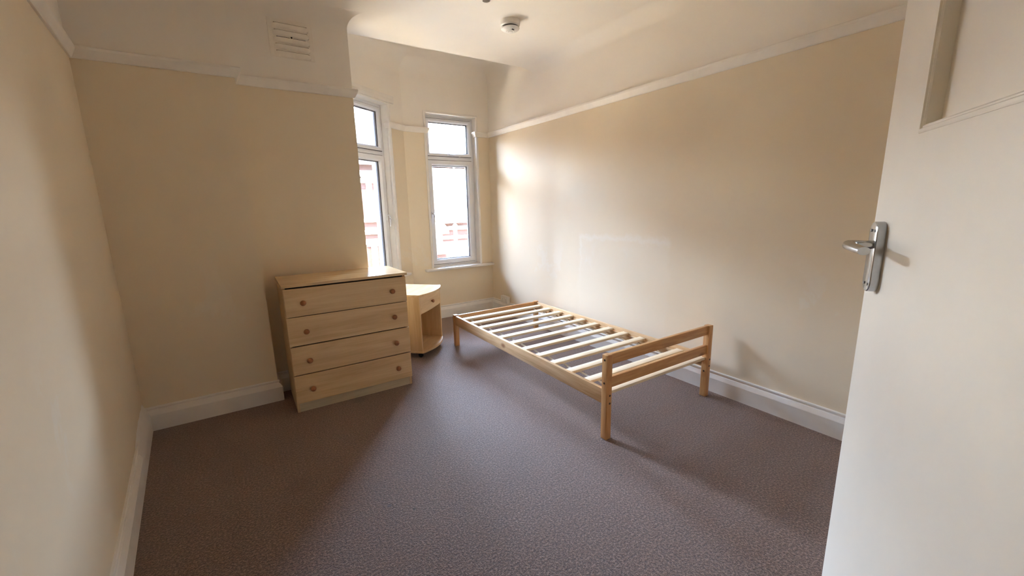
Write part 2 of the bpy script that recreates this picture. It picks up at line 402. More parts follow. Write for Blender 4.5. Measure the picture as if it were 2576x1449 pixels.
# cove along the left wall
prev = None
for k in range(nn_+1):
    a = math.pi/2*k/nn_; o_ = 0.10*(1-math.cos(a)); z = ZC-0.10+0.10*math.sin(a)
    A = bm.verts.new((XL(-1.6)+o_, -1.6, z)); B = bm.verts.new((XL(YB+0.1)+o_, YB+0.1, z))
    if prev: bm.faces.new((prev[0], prev[1], B, A))
    prev = (A, B)
struct('ceiling', bm, PLASTER, 'off-white plaster ceiling with softly coved edges', 'ceiling', smooth=True)
bm = newbm()
prism(bm, [(XR+0.1, YBAY-0.18), (XR+0.1, YF+0.2), (C1.x-0.1, YF+0.2), (C2.x-0.2, C2.y+0.2), (C2.x-0.2, YBAY-0.02), (1.2, YBAY-0.02)], ZBAY, HMAX+0.1)
RB = 0.15
def cove_run(bm, p0, p1, nin, R, zc):
    prev = None
    for k in range(nn_+1):
        a = math.pi/2*k/nn_; o_ = R*(1-math.cos(a)); z = zc-R+R*math.sin(a)
        A = bm.verts.new((p0[0]+nin[0]*o_, p0[1]+nin[1]*o_, z)); B = bm.verts.new((p1[0]+nin[0]*o_, p1[1]+nin[1]*o_, z))
        if prev: bm.faces.new((prev[0], prev[1], B, A))
        prev = (A, B)
cove_run(bm, (XR, YF), (C1.x-0.06, YF), (0, -1), RB, ZBAY)
e0 = C1-D2*0.06; cove_run(bm, (e0.x, e0.y), (C2.x, C2.y), (-OUT2.x, -OUT2.y), RB, ZBAY)
cove_run(bm, (XR, YBAY-0.16), (XR, YF), (-1, 0), RB, ZBAY)
struct('ceiling_bay', bm, PLASTER, 'slightly higher coved ceiling inside the window bay', 'ceiling', smooth=True)

# ------------------------------------------------------------------ runs of skirting and picture rail
PATH = [Vector(p) for p in [(XR, YD), (XR, YF), (C1.x, YF), (C2.x, C2.y), (XC-0.01, YBAY) if False else (C2.x, YBAY), (XC, YBAY), (XC, YC), (XB, YC), (XB, YB), (XL(YB), YB), (XL(YD), YD)]]
def offs(path, i, d):
    p = path[i]
    def nrm(a, b):
        t = (b-a).normalized(); return Vector((-t.y, t.x))
    ns = []
    if i > 0 and (path[i]-path[i-1]).length > 1e-4: ns.append(nrm(path[i-1], path[i]))
    if i < len(path)-1 and (path[i+1]-path[i]).length > 1e-4: ns.append(nrm(path[i], path[i+1]))
    if len(ns) == 1: return p+ns[0]*d
    m = (ns[0]+ns[1]); m = m/m.length; return p+m*(d/max(0.25, m.dot(ns[0])))
def run(bm, path, i0, i1, prof):
    cols = []
    for i in range(i0, i1+1):
        cols.append([bm.verts.new((*offs(path, i, d), z)) for d, z in prof])
    for a, b in zip(cols, cols[1:]):
        for k in range(len(prof)-1): bm.faces.new((a[k], b[k], b[k+1], a[k+1]))
    bm.faces.new(cols[0]); bm.faces.new(cols[-1][::-1])
PATH = [p for k, p in enumerate(PATH) if k == 0 or (p-PATH[k-1]).length > 1e-3]
# indices: 0 XR,YD  1 XR,YF  2 C1  3 C2  4 XC,YBAY  5 XC,YC  6 XB,YC  7 XB,YB  8 XL,YB  9 XL,YD
SK = [(0.0, SKT), (0.008, SKT), (0.011, SKT-0.003), (0.011, SKT-0.010), (0.006, SKT-0.016), (0.007, SKT-0.021), (0.012, SKT-0.024), (0.0225, SKT-0.046), (0.024, SKT-0.050), (0.024, 0.0), (0.0, 0.0)]
for nm, i0, i1, lb in (('baseboard_right', 0, 1, 'white moulded skirting board along the wall behind the bed'),
                       ('baseboard_far', 1, 3, 'white moulded skirting board under the bay windows'),
                       ('baseboard_chimney', 3, 8, 'white moulded skirting board wrapping the chimney breast'),
                       ('baseboard_left', 8, 9, 'white moulded skirting board on the wall nearest the viewer')):
    bm = newbm(); run(bm, PATH, i0, i1, SK); struct(nm, bm, GLOSSW, lb, 'skirting board')
h = RAILT-RAILB
PR = [(0.0, RAILT-0.002), (0.004, RAILT-0.004), (0.010, RAILT), (0.030, RAILT-0.001), (0.033, RAILT-0.006), (0.032, RAILT-0.018), (0.026, RAILT-0.030), (0.018, RAILB+0.014), (0.013, RAILB+0.004), (0.009, RAILB), (0.0, RAILB)]
RAILM = simple('picture_rail_paint', (0.82, 0.78, 0.72), 0.42, var=0.03, scale=12)
rp = [Vector((XR, YD)), Vector((XR, YF)), Vector((W1[1], YF)), Vector((W1[1], YF+0.05))]
bm = newbm(); run(bm, rp, 0, 1, PR); struct('trim_1', bm, RAILM, 'long picture rail on the wall beside the bed', 'picture rail')
bm = newbm(); run(bm, rp, 1, 3, PR); struct('trim_2', bm, RAILM, 'short stub of picture rail between slim window and room corner', 'picture rail')
pS = C1+D2*S0
rp = [Vector((W1[0], YF+0.02)), Vector((W1[0], YF)), Vector((C1.x, YF)), pS, pS+OUT2*0.04]
bm = newbm(); run(bm, rp, 0, 4, PR); struct('trim_3', bm, RAILM, 'short picture rail bending between the two bay windows', 'picture rail')
bm = newbm(); run(bm, PATH, 4, 8, PR); struct('trim_4', bm, RAILM, 'stepped picture rail across the chimney breast and recess', 'picture rail')
bm = newbm(); run(bm, PATH, 8, 9, PR); struct('trim_5', bm, RAILM, 'picture rail on the wall nearest the viewer', 'picture rail')

bm = newbm()
rows = []
for k in range(15):
    y = 3.10-k*0.038; e = math.sin(math.pi*min(1, (14-k)/9+0.05)/2) if k > 5 else 1.0; j_ = 0.004*math.sin(k*2.1)
    xl = XL(y); rows.append([bm.verts.new(q) for q in ((xl-0.001, y, SKT+0.045*e+j_), (xl+0.010*e, y, SKT+0.010*e), (xl+0.022+0.004*e+j_*0.4, y, SKT-0.040), (xl+0.025, y, SKT-0.075), (xl-0.001, y, SKT-0.08))])
for a, b in zip(rows, rows[1:]):
    for q in range(5): bm.faces.new((a[q], b[q], b[(q+1) % 5], a[(q+1) % 5]))
bm.faces.new(rows[0]); bm.faces.new(rows[-1][::-1])
struct('trim_6', bm, GLOSSW, 'lumpy painted filler over the skirting in the left corner', 'filler', smooth=True)
# ------------------------------------------------------------------ windows
def window(name, label, mtx, w, z0, z1, ztr, hand, sill, round_side=False, hood=False):
    """local x 0..w along the opening, y outward from the wall face, z up"""
    e = thing(name, label, 'window', kind='structure'); e.matrix_world = mtx
    F = 0.085
    bm = newbm()   # fixed frame
    fr = 0.040
    ring(bm, 0.004, w-0.004, z0+0.004, z1-0.004, [(0, F), (fr-0.006, F), (fr, F+0.006), (fr, F+0.07), (0, F+0.07)])
    box(bm, fr, w-fr, F, F+0.07, ztr-0.026, ztr+0.026, 0.003)
    obj('window_frame', bm, UPVC, e, True)
    bars = []
    for (a0, a1, b0, b1, bw, nm) in ((fr-0.008, w-fr+0.008, ztr+0.022, z1-0.034, 0.042, 'top_sash'), (fr-0.008, w-fr+0.008, z0+0.030, ztr-0.020, 0.060, 'casement_sash')):
        bm = newbm()
        ring(bm, a0, a1, b0, b1, [(0.003, F-0.014), (bw-0.018, F-0.016), (bw-0.014, F-0.012), (bw, F+0.008), (bw, F+0.05), (0.003, F+0.05)])
        s = obj(nm, bm, UPVC, e, True)
        bm = newbm(); ring(bm, a0, a1, b0, b1, [(-0.002, F-0.003), (0.004, F-0.003), (0.004, F+0.01), (-0.002, F+0.01)])
        g = obj('gasket', bm, RUBBER, s); g['label'] = 'thin black rubber seal'
        bm = newbm(); ring(bm, a0, a1, b0, b1, [(bw-0.001, F+0.006), (bw+0.0025, F+0.010), (bw+0.0025, F+0.014), (bw-0.001, F+0.014)])
        obj('glazing_seal', bm, RUBBER, s)
        bm = newbm(); box(bm, a0+bw-0.004, a1-bw+0.004, F+0.018, F+0.022, b0+bw-0.004, b1-bw+0.004)
        obj('glass_pane', bm, GLASS, s)
        # double glazing spacer: pale metal strip just behind the seal
        bm = newbm(); ring(bm, a0, a1, b0, b1, [(bw-0.002, F+0.024), (bw+0.006, F+0.024), (bw+0.006, F+0.038), (bw-0.002, F+0.038)])
        obj('glazing_spacer', bm, simple('grey_spacer', (0.35, 0.37, 0.42), 0.4), s)
        bars.append((s, a0, a1, b0, b1, bw))
    # peg stay on the top sash
    s, a0, a1, b0, b1, bw = bars[0]; cx = (a0+a1)/2
    bm = newbm(); box(bm, cx-0.03, cx+0.03, F-0.022, F-0.014, b0+0.010, b0+0.024, 0.003)
    tube(bm, [(cx-0.025, F-0.028, b0+0.020), (cx+0.02, F-0.036, b0+0.018), (cx+0.085, F-0.030, b0+0.006), (cx+0.12, F-0.028, b0+0.002)], 0.005, 10)
    box(bm, cx-0.032, cx-0.018, F-0.034, F-0.016, b0+0.008, b0+0.030, 0.003)
    obj('stay_handle', bm, UPVC, s, True)
    # espagnolette lever on the casement
    s, a0, a1, b0, b1, bw = bars[1]
    hx = a1-0.024 if hand == 'R' else a0+0.020
    bm = newbm(); hz = 1.20
    box(bm, hx-0.013, hx+0.013, F-0.024, F-0.015, hz-0.035, hz+0.040, 0.004)
    tube(bm, [(hx, F-0.02, hz+0.018), (hx, F-0.046, hz+0.018), (hx+0.002, F-0.058, hz+0.008), (hx+0.004, F-0.060, hz-0.02), (hx+0.004, F-0.055, hz-0.06), (hx+0.002, F-0.050, hz-0.095)], [0.008, 0.008, 0.010, 0.010, 0.009, 0.007], 12)
    obj('handle', bm, UPVC, s, True)
    # painted lining of the opening
    bm = newbm()
    ring(bm, 0, w, z0, z1, [(-0.022, -0.006), (-0.004, -0.010), (0.003, -0.006), (0.005, 0.002), (0.005, F+0.01), (-0.001, F+0.01), (-0.001, 0.002), (-0.022, 0.002)])
    if round_side:
        lathe(bm, [(0.0, z0), (0.024, z0), (0.024, z1), (0.0, z1)], 20, Matrix.Translation((w+0.016, 0.012, 0)))
    obj('window_lining', bm, GLOSSW, e, True)
    if hood:
        bm = newbm()
        box(bm, -0.08, w+0.085, -0.020, 0.002, z1+0.012, z1+0.050, 0.006); box(bm, -0.08, w+0.095, -0.010, 0.002, z1+0.045, z1+0.085, 0.005)
        obj('window_head_moulding', bm, GLOSSW, e, True)
    bm = newbm(); x0, x1, dep = sill
    box(bm, x0, x1, -dep, 0.02, z0-0.030, z0-0.002, 0.010, 3); box(bm, 0.004, w-0.004, 0.0, F+0.01, z0-0.02, z0+0.004)
    obj('window_sill', bm, GLOSSW, e, True)
    return e
m1 = Matrix.Translation((W1[0], YF, 0))
window('window_1', 'slim white plastic framed window on the far wall', m1, W1[1]-W1[0], W1[2]+0.014, W1[3], 1.830, 'L', (-0.105, XR-W1[0]-0.001, 0.055))
oo = C1+D2*S1
m2 = Matrix.Translation((oo.x, oo.y, 0)) @ Matrix.Rotation(ang2, 4, 'Z')
window('window_2', 'white plastic framed window half hidden behind the chimney wall', m2, S1-S0, W1[2]+0.014, 2.300, 1.830, 'R', (-0.08, S1-S0+0.14, 0.055), True, True)
# light portals over the two openings
for nm, mtx, w_, in (('portal_far', m1, W1[1]-W1[0]), ('portal_bay', m2, S1-S0)):
    L = bpy.data.lights.new(nm, 'AREA'); L.shape = 'RECTANGLE'; L.size = w_; L.size_y = W1[3]-W1[2]; L.cycles.is_portal = True
    o = bpy.data.objects.new(nm, L); col.objects.link(o)
    o.matrix_world = mtx @ Matrix.Translation((w_/2, 0.26, (W1[3]+W1[2])/2)) @ Matrix.Rotation(-math.pi/2, 4, 'X')

# ------------------------------------------------------------------ door
E_ = Vector((1.186, 0.332)); DD = Vector((0.847, 0.531)).normalized(); DN = Vector((-DD.y, DD.x))
hinge = E_-DD*0.762
dr = thing('door_1', 'open cream painted door with a chrome lever handle at the right edge', 'door', (hinge.x, hinge.y, 0), math.atan2(DD.y, DD.x), kind='structure')
# local x 0..0.762 hinge to free edge, +y = face towards the room/viewer, z up
DT, DH = 0.044, 1.985
px0, px1, pz0, pz1 = 0.155, 0.762-0.155, 1.410, 1.86
bm = newbm()
box(bm, 0, px0, -DT, 0, 0.008, DH); box(bm, px1, 0.762, -DT, 0, 0.008, DH)
box(bm, px0, px1, -DT, 0, 0.008, pz0); box(bm, px0, px1, -DT, 0, pz1, DH)
obj('door_leaf', bm, DOORP, dr)
bm = newbm(); box(bm, px0-0.002, px1+0.002, -0.034, -0.022, pz0-0.002, pz1+0.002); obj('upper_panel', bm, DOORP, dr)
bm = newbm(); ring(bm, px0, px1, pz0, pz1, [(-0.003, -0.004), (-0.003, 0.001), (0.000, 0.003), (0.004, 0.003), (0.006, 0.0), (0.0085, 0.0005), (0.011, -0.002), (0.012, -0.022), (-0.003, -0.022)])
obj('panel_moulding', bm, DOORP, dr, True)
hs = 0.762-0.056
bm = newbm()
pts = []
for k in range(13):
    a = math.pi*k/12; pts.append((0.0225*math.cos(a), 1.245-0.0225+0.0225*math.sin(a)))
for k in range(13):
    a = math.pi+math.pi*k/12; pts.append((0.0225*math.cos(a), 1.095+0.0225+0.0225*math.sin(a)))
lo = [bm.verts.new((hs+p[0], 0.0, p[1])) for p in pts]; hi = [bm.verts.new((hs+p[0], 0.015, p[1])) for p in pts]; hi2 = [bm.verts.new((hs+p[0]*0.92, 0.0165, 1.17+(p[1]-1.17)*0.982)) for p in pts]
for A, B in ((lo, hi), (hi, hi2)):
    for k in range(len(pts)): bm.faces.new((A[k], A[(k+1) % len(pts)], B[(k+1) % len(pts)], B[k]))
bm.faces.new(hi2); bm.faces.new(lo[::-1])
hp = obj('handle_plate', bm, CHROME, dr, True)
bm = newbm()
LZ = 1.196
tube(bm, [(hs, 0.012, LZ), (hs, 0.030, LZ), (hs-0.001, 0.046, LZ+0.001), (hs-0.010, 0.057, LZ+0.001), (hs-0.030, 0.062, LZ), (hs-0.07, 0.060, LZ-0.002), (hs-0.100, 0.056, LZ-0.004)],
     [0.0125, 0.0115, 0.0115, 0.0120, 0.0120, 0.0115, 0.0110], 16, 0.75)
lv = obj('lever_handle', bm, CHROME, dr, True)
for dx, z in ((-0.010, 1.226), (0.010, 1.226), (-0.010, 1.112), (0.010, 1.112)):
    bm = newbm(); lathe(bm, [(0.0, 0), (0.0032, 0), (0.0028, 0.0016), (0.0, 0.002)], 12, Matrix.Translation((hs+dx, 0.0163, z)) @ Matrix.Rotation(-math.pi/2, 4, 'X'))
    obj('screw', bm, simple('dull_screw', (0.25, 0.24, 0.23), 0.4, 0.9), hp, True)

# ------------------------------------------------------------------ chest of drawers
def knob(bm, r, mtx):
    lathe(bm, [(0.0, 0), (r*0.55, 0), (r*0.50, r*0.35), (r*0.80, r*0.6), (r, r*1.05), (r*0.93, r*1.45), (r*0.6, r*1.75), (0.0, r*1.85)], 24, mtx)
CW_, CD, CH = 0.770, 0.425, 0.845
ch = thing('chest_of_drawers', 'light maple laminate chest with four drawers and round wooden knobs, in the recess', 'chest of drawers', (0.183, 2.826, 0))
bm = newbm(); box(bm, -0.006, CW_+0.010, -0.006, CD, CH-0.018, CH, 0.0015); obj('top_board', bm, MAPLET, ch)
for x in (0.0, CW_-0.016):
    bm = newbm(); box(bm, x, x+0.016, 0.019, CD, 0.0, CH-0.018, 0.0008); obj('side_panel', bm, MAPLEZ, ch)
bm = newbm(); box(bm, 0.016, CW_-0.016, CD-0.012, CD-0.006, 0.02, CH-0.018); obj('back_panel', bm, MAPLE, ch)
bm = newbm(); box(bm, 0.016, CW_-0.016, 0.022, 0.038, 0.0, 0.066); obj('plinth', bm, wood_mat('grey_maple_plinth', 0, (0.52, 0.42, 0.27), (0.60, 0.50, 0.34), (0.66, 0.56, 0.40), 0, 0.5), ch)
bm = newbm(); box(bm, 0.016, CW_-0.016, 0.030, CD-0.012, 0.066, 0.080); obj('base_board', bm, MAPLE, ch)
bm = newbm(); box(bm, 0.016, CW_-0.016, 0.035, 0.045, 0.08, CH-0.018); obj('inner_frame', bm, DARK, ch)
zz = [(0.0665, 0.2525, 0.0), (0.2590, 0.4440, 0.002), (0.4515, 0.6355, -0.001), (0.6400, 0.8170, 0.001)]
for z0, z1, dx in zz:
    bm = newbm(); box(bm, 0.002+dx, CW_-0.002+dx, 0.0, 0.0165, z0, z1, 0.0012); d_ = obj('drawer', bm, MAPLE, ch)
    bm = newbm(); box(bm, 0.04, CW_-0.04, 0.0170, 0.034, z0+0.02, z1-0.03); obj('drawer_box', bm, MAPLE, d_)
    for kx in (0.103, 0.666):
        bm = newbm(); knob(bm, 0.0175, Matrix.Translation((kx, 0.0, (z0+z1)/2-0.004)) @ Matrix.Rotation(math.pi/2, 4, 'X')); obj('knob', bm, KNOBW, d_, True)

# ------------------------------------------------------------------ bedside cabinet
NW, ND = 0.455, 0.36
fl = Vector((1.205, 3.268)); fr_ = Vector((1.530, 3.583)); nd = (fr_-fl).normalized()
ns = thing('bedside_cabinet', 'small maple bedside cabinet with a bowed front, one drawer and an open shelf', 'bedside cabinet', (fl.x, fl.y, 0), math.atan2(nd.y, nd.x))
def bow(x0, x1, y0, dep, yb, n=16):
    p = []
    for k in range(n+1):
        t = k/n; x = x0+(x1-x0)*t; p.append((x, y0-dep*4*t*(1-t)))
    return p+[(x1, yb), (x0, yb)]
bm = newbm(); prism(bm, bow(-0.008, NW+0.008, -0.004, 0.055, ND), 0.552, 0.570, 0.002); obj('top_board', bm, MAPLET, ns)
for x in (0.0, NW-0.016):
    bm = newbm(); box(bm, x, x+0.016, 0.0, ND, 0.070, 0.552, 0.0008); obj('side_panel', bm, MAPLEZ, ns)
bm = newbm(); prism(bm, bow(-0.002, NW+0.002, -0.002, 0.055, ND), 0.052, 0.070, 0.002); obj('base_board', bm, MAPLE, ns)
bm = newbm(); box(bm, 0.016, NW-0.016, ND-0.010, ND-0.003, 0.070, 0.552); obj('back_panel', bm, MAPLEZ, ns)
bm = newbm(); box(bm, 0.016, NW-0.016, 0.02, ND-0.012, 0.385, 0.393); obj('divider_shelf', bm, MAPLE, ns)
bm = newbm(); prism(bm, bow(0.018, NW-0.018, 0.000, 0.010, 0.016), 0.398, 0.548, 0.001); d_ = obj('drawer', bm, MAPLE, ns)
d_['label'] = 'bedside drawer front with one knob'
bm = newbm(); knob(bm, 0.0155, Matrix.Translation((NW/2, -0.010, 0.470)) @ Matrix.Rotation(math.pi/2, 4, 'X')); obj('knob', bm, KNOBW, d_, True)
for x, y in ((0.05, 0.04), (NW-0.05, 0.04), (0.05, ND-0.05), (NW-0.05, ND-0.05)):
    bm = newbm(); lathe(bm, [(0, -0.009), (0.019, -0.009), (0.021, -0.006), (0.021, 0.006), (0.019, 0.009), (0, 0.009)], 20, Matrix.Translation((x, y, 0.021)) @ Matrix.Rotation(math.pi/2, 4, 'Y'))
    box(bm, x-0.012, x+0.012, y-0.01, y+0.01, 0.036, 0.052); obj('castor', bm, RUBBER, ns, True)

# ------------------------------------------------------------------ bed frame
BW, BL = 0.965, 1.980
bed = thing('bed_frame', 'single pine bed frame with bare slats and a two rail foot end, no mattress', 'bed', (1.5623, 1.4688, 0), -0.0128)
PX, PY = 0.040, 0.042
def bolt(par, x, y, z, axis):
    bm = newbm(); R_ = Matrix.Rotation(math.pi/2, 4, 'X') if axis == 'y' else Matrix.Rotation(-math.pi/2, 4, 'Y')
    lathe(bm, [(0, 0), (0.0062, 0), (0.0062, 0.0010), (0.0035, 0.0014), (0, 0.0004)], 14, Matrix.Translation((x, y, z)) @ R_)
    obj('bolt', bm, simple('dark_bolt', (0.05, 0.03, 0.02), 0.4, 0.3), par, True)
for x0 in (0.0, BW-PX):
    bm = newbm(); box(bm, x0, x0+PX, 0.0, PY, 0.0, 0.496, 0.004, 3); l = obj('foot_post', bm, PINEZ, bed, True)
    bolt(l, x0+PX/2+0.004, -0.0002, 0.262, 'y'); bolt(l, x0+PX/2+0.004, -0.0002, 0.216, 'y')
    xx = x0-0.0002 if x0 == 0 else x0-0.0002
    if x0 == 0:
        for z in (0.466, 0.333): bolt(l, xx, PY/2, z, 'x')
    else: bolt(l, xx, PY/2, 0.18, 'x')
    bm = newbm(); box(bm, x0, x0+PX, BL-PY, BL, 0.0, 0.300, 0.003, 3); obj('head_leg', bm, PINEZ, bed, True)
for x0 in (0.006, BW-0.006-0.022):
    bm = newbm(); box(bm, x0, x0+0.022, PY-0.001, BL-PY+0.001, 0.205, 0.292, 0.002); obj('side_rail', bm, PINEY, bed, True)
    bm = newbm(); xi = x0+0.0225 if x0 < 0.1 else x0-0.0205; box(bm, xi, xi+0.020, PY+0.01, BL-PY-0.01, 0.232, 0.258); obj('slat_ledge', bm, PINEY, bed)
bm = newbm(); box(bm, PX-0.001, BW-PX+0.001, BL-PY+0.010, BL-0.010, 0.205, 0.294, 0.002); obj('head_rail', bm, PINEX, bed, True)
for z0, z1 in ((0.434, 0.494), (0.300, 0.362)):
    bm = newbm(); box(bm, PX-0.001, BW-PX+0.001, 0.012, 0.034, z0, z1, 0.002); obj('foot_rail', bm, PINEX, bed, True)
sl_y = [0.046+k*0.1655 for k in range(12)]
for k, y in enumerate(sl_y):
    bm = newbm(); box(bm, 0.030, BW-0.032, y-0.027, y+0.027, 0.2585, 0.2755, 0.0015)
    o = obj('slat', bm, SLATW, bed, True); 
random.seed(3)
for sx in (0.135, BW-0.115):
    bm = newbm(); pts = []
    for k in range(len(sl_y)*8-7):
        t = k/8; i = min(int(t), 10); f = t-i; y = sl_y[0]+t*0.1655
        z = 0.2568-0.012*math.sin(math.pi*f)*(1 if sx < 0.5 else 1.6); pts.append((sx+0.004*math.sin(t*5), y, z))
    L0 = [bm.verts.new((p[0]-0.009, p[1], p[2])) for p in pts]; L1 = [bm.verts.new((p[0]+0.009, p[1], p[2])) for p in pts]
    L2 = [bm.verts.new((p[0]-0.009, p[1], p[2]-0.0015)) for p in pts]; L3 = [bm.verts.new((p[0]+0.009, p[1], p[2]-0.0015)) for p in pts]
    for k in range(len(pts)-1):
        for A, B in ((L0, L1), (L1, L3), (L3, L2), (L2, L0)): bm.faces.new((A[k], A[k+1], B[k+1], B[k]))
    bm.faces.new((L0[0], L1[0], L3[0], L2[0])); bm.faces.new((L0[-1], L2[-1], L3[-1], L1[-1]))
    obj('webbing_strap', bm, WEB, bed)

# ------------------------------------------------------------------ smoke detector
sd = thing('smoke_detector', 'round white smoke detector on the ceiling in front of the bay', 'smoke detector', (1.868, 2.800, ZC))
bm = newbm(); lathe(bm, [(1.28*r_, 1.28*z_) for r_, z_ in [(0, -0.030), (0.050, -0.030), (0.056, -0.024), (0.058, 0.0), (0, 0)]], 40); obj('base', bm, PLASTIC, sd, True)
bm = newbm(); lathe(bm, [(1.28*r_, 1.28*z_) for r_, z_ in [(0, -0.040), (0.044, -0.040), (0.044, -0.029), (0, -0.029)]], 40); obj('vent_gap', bm, DARK, sd, True)
bm = newbm(); lathe(bm, [(1.28*r_, 1.28*z_) for r_, z_ in [(0, -0.056), (0.022, -0.056), (0.023, -0.053), (0.034, -0.053), (0.038, -0.050), (0.048, -0.046), (0.053, -0.042), (0.053, -0.038), (0, -0.037)]], 40); hd = obj('sensor_head', bm, PLASTIC, sd, True)
bm = newbm(); lathe(bm, [(1.28*r_, 1.28*z_) for r_, z_ in [(0, -0.0585), (0.012, -0.0585), (0.014, -0.056), (0, -0.055)]], 28); obj('test_button', bm, PLASTIC, hd, True)
bm = newbm(); box(bm, -0.012, 0.006, -0.044, -0.037, -0.0700, -0.066); obj('indicator_slot', bm, DARK, hd)

# ------------------------------------------------------------------ air vent on the recess wall
vt = thing('air_vent', 'painted louvred vent plate high on the wall above the chest of drawers', 'air vent', (0.326, YC, 2.278))
VW, VH = 0.266, 0.232
bm = newbm(); box(bm, 0, VW, -0.0025, 0.002, 0, VH, 0.001); obj('plate', bm, VENTP, vt)
for k in range(5):
    zt = VH-0.030-k*0.0415; zb = zt-0.030
    bm = newbm(); x0, x1 = 0.026, VW-0.026
    n_ = 14; rows = []
    for i in range(n_+1):
        t = i/n_; x = x0+(x1-x0)*t; e = min(1.0, min(t, 1-t)*10); e = math.sin(e*math.pi/2)
        d = 0.013*e
        rows.append([bm.verts.new(q) for q in ((x, -0.003, zb), (x, -0.003-d*0.6, zb+0.010), (x, -0.003-d, zt-0.005*(1-e)-0.003), (x, -0.003-d*0.9, zt-0.005*(1-e)), (x, -0.003, zt-0.006))])
    for a, b in zip(rows, rows[1:]):
        for q in range(5): bm.faces.new((a[q], b[q], b[(q+1) % 5], a[(q+1) % 5]))
    bm.faces.new(rows[0]); bm.faces.new(rows[-1][::-1])
    obj('louvre', bm, VENTP, vt, True)
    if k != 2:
        bm = newbm(); box(bm, 0.036, VW-0.036, -0.0125, -0.0025, zt+0.0002, zt+0.0022); obj('slit_shadow_line', bm, SLIT_SHADE, vt)  # brown strip drawn as the shadow line above each louvre
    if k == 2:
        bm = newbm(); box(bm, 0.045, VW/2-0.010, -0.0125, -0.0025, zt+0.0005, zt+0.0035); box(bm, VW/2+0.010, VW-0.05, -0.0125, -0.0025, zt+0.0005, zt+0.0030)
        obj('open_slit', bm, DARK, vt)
        bm = newbm(); lathe(bm, [(0, 0), (0.0055, 0), (0.0055, 0.002), (0, 0.002)], 16, Matrix.Translation((VW/2, -0.0095, zt+0.006)) @ Matrix.Rotation(math.pi/2, 4, 'X'))
        obj('screw_hole', bm, DARK, vt)

# ------------------------------------------------------------------ double socket
sk = thing('power_socket', 'white double wall socket just above the skirting behind the bed head', 'socket', (XR, 4.120, 0.136), -math.pi/2)
# local x along wall (towards the viewer), y = away from the room face -> use -y... room side is local -y
bm = newbm(); box(bm, -0.073, 0.073, -0.034, 0.0, 0.0, 0.086, 0.004); b0_ = obj('back_box', bm, PLASTIC, sk, True)
bm = newbm(); box(bm, -0.074, 0.074, -0.042, -0.034, -0.001, 0.087, 0.003); fp = obj('face_plate', bm, PLASTIC, sk, True)
for dx in (-0.036, 0.036):
    bm = newbm(); box(bm, dx-0.008 if dx > 0 else dx-0.008, dx+0.008, -0.045, -0.0415, 0.056, 0.074, 0.001); obj('switch', bm, PLASTIC, fp, True)
    bm = newbm(); box(bm, dx-0.002, dx+0.002, -0.0425, -0.0415, 0.040, 0.049); box(bm, dx-0.014, dx-0.007, -0.0425, -0.0415, 0.020, 0.024); box(bm, dx+0.007, dx+0.014, -0.0425, -0.0415, 0.020, 0.024)
    obj('pin_holes', bm, DARK, fp)

# ------------------------------------------------------------------ pendant lampholder, only its tip in view
lp = thing('pendant_lampholder', 'bare cream ceiling lampholder at the top edge of the view', 'light fitting', (1.073, 1.800, ZC+0.008))
bm = newbm(); lathe(bm, [(0, -0.043), (0.012, -0.041), (0.034, -0.028), (0.040, -0.0081), (0, -0.0081)], 28); obj('ceiling_rose', bm, PLASTIC, lp, True)
bm = newbm(); tube(bm, [(0, 0, -0.03), (0, 0, -0.36)], 0.003, 8); obj('flex', bm, PLASTIC, lp, True)
bm = newbm(); lathe(bm, [(0, -0.36), (0.010, -0.36), (0.017, -0.375), (0.0195, -0.385), (0.0195, -0.421), (0.0175, -0.4235), (0.0160, -0.421), (0.0160, -0.4165), (0, -0.4165)][::-1], 28); lh = obj('lampholder', bm, PLASTIC, lp, True)
for dx in (-0.0075, 0.0075):
    bm = newbm(); lathe(bm, [(0, -0.4180), (0.0048, -0.4180), (0.0052, -0.4160), (0, -0.4160)], 16, Matrix.Translation((dx*0.83, -dx*0.56, 0)))
    obj('contact_pin', bm, simple('brass_contacts', (0.35, 0.28, 0.16), 0.5, 0.5), lh, True)

# ------------------------------------------------------------------ outside: street, terrace opposite, lamp post
bm = newbm(); box(bm, -60, 80, 5.2, 80, -4.3, -4.2)
tag(obj('street', bm, ASPH), 'sunlit street surface below the windows', 'street', kind='structure')
FY = 16.0
ho = thing('terraced_house', 'red brick terraced house across the street with white stone bands', 'house', (3.0, FY, -4.2))
def hb(x0, x1, y0, y1, z0, z1): return x0-3.0, x1-3.0, y0-FY, y1-FY, z0+4.2, z1+4.2
bm = newbm(); box(bm, *hb(-1.9, 26, FY, FY+8, -4.2, 2.90)); obj('brick_wall', bm, BRICK, ho)
bm = newbm()
x0, x1 = -1.9-3.0, 26-3.0
vs = [bm.verts.new(p) for p in ((x0, -0.3, 7.05), (x1, -0.3, 7.05), (x1, 4, 9.2), (x0, 4, 9.2), (x0, 8.3, 7.05), (x1, 8.3, 7.05))]
bm.faces.new((vs[0], vs[1], vs[2], vs[3])); bm.faces.new((vs[3], vs[2], vs[5], vs[4])); bm.faces.new((vs[0], vs[3], vs[4])); bm.faces.new((vs[1], vs[5], vs[2])); bm.faces.new((vs[0], vs[4], vs[5], vs[1]))
obj('roof', bm, SLATE, ho)
bm = newbm(); box(bm, *hb(-1.9, 26, FY-0.10, FY+0.1, 0.33, 0.48)); obj('stone_band', bm, STONE, ho)
bm = newbm(); box(bm, *hb(-1.9, 26, FY-0.12, FY+0.1, 0.78, 0.90)); obj('stone_band', bm, STONE, ho)
bm = newbm(); box(bm, *hb(-1.9, 26, FY-0.06, FY+0.1, -0.05, 0.09)); obj('stone_band', bm, STONE, ho)
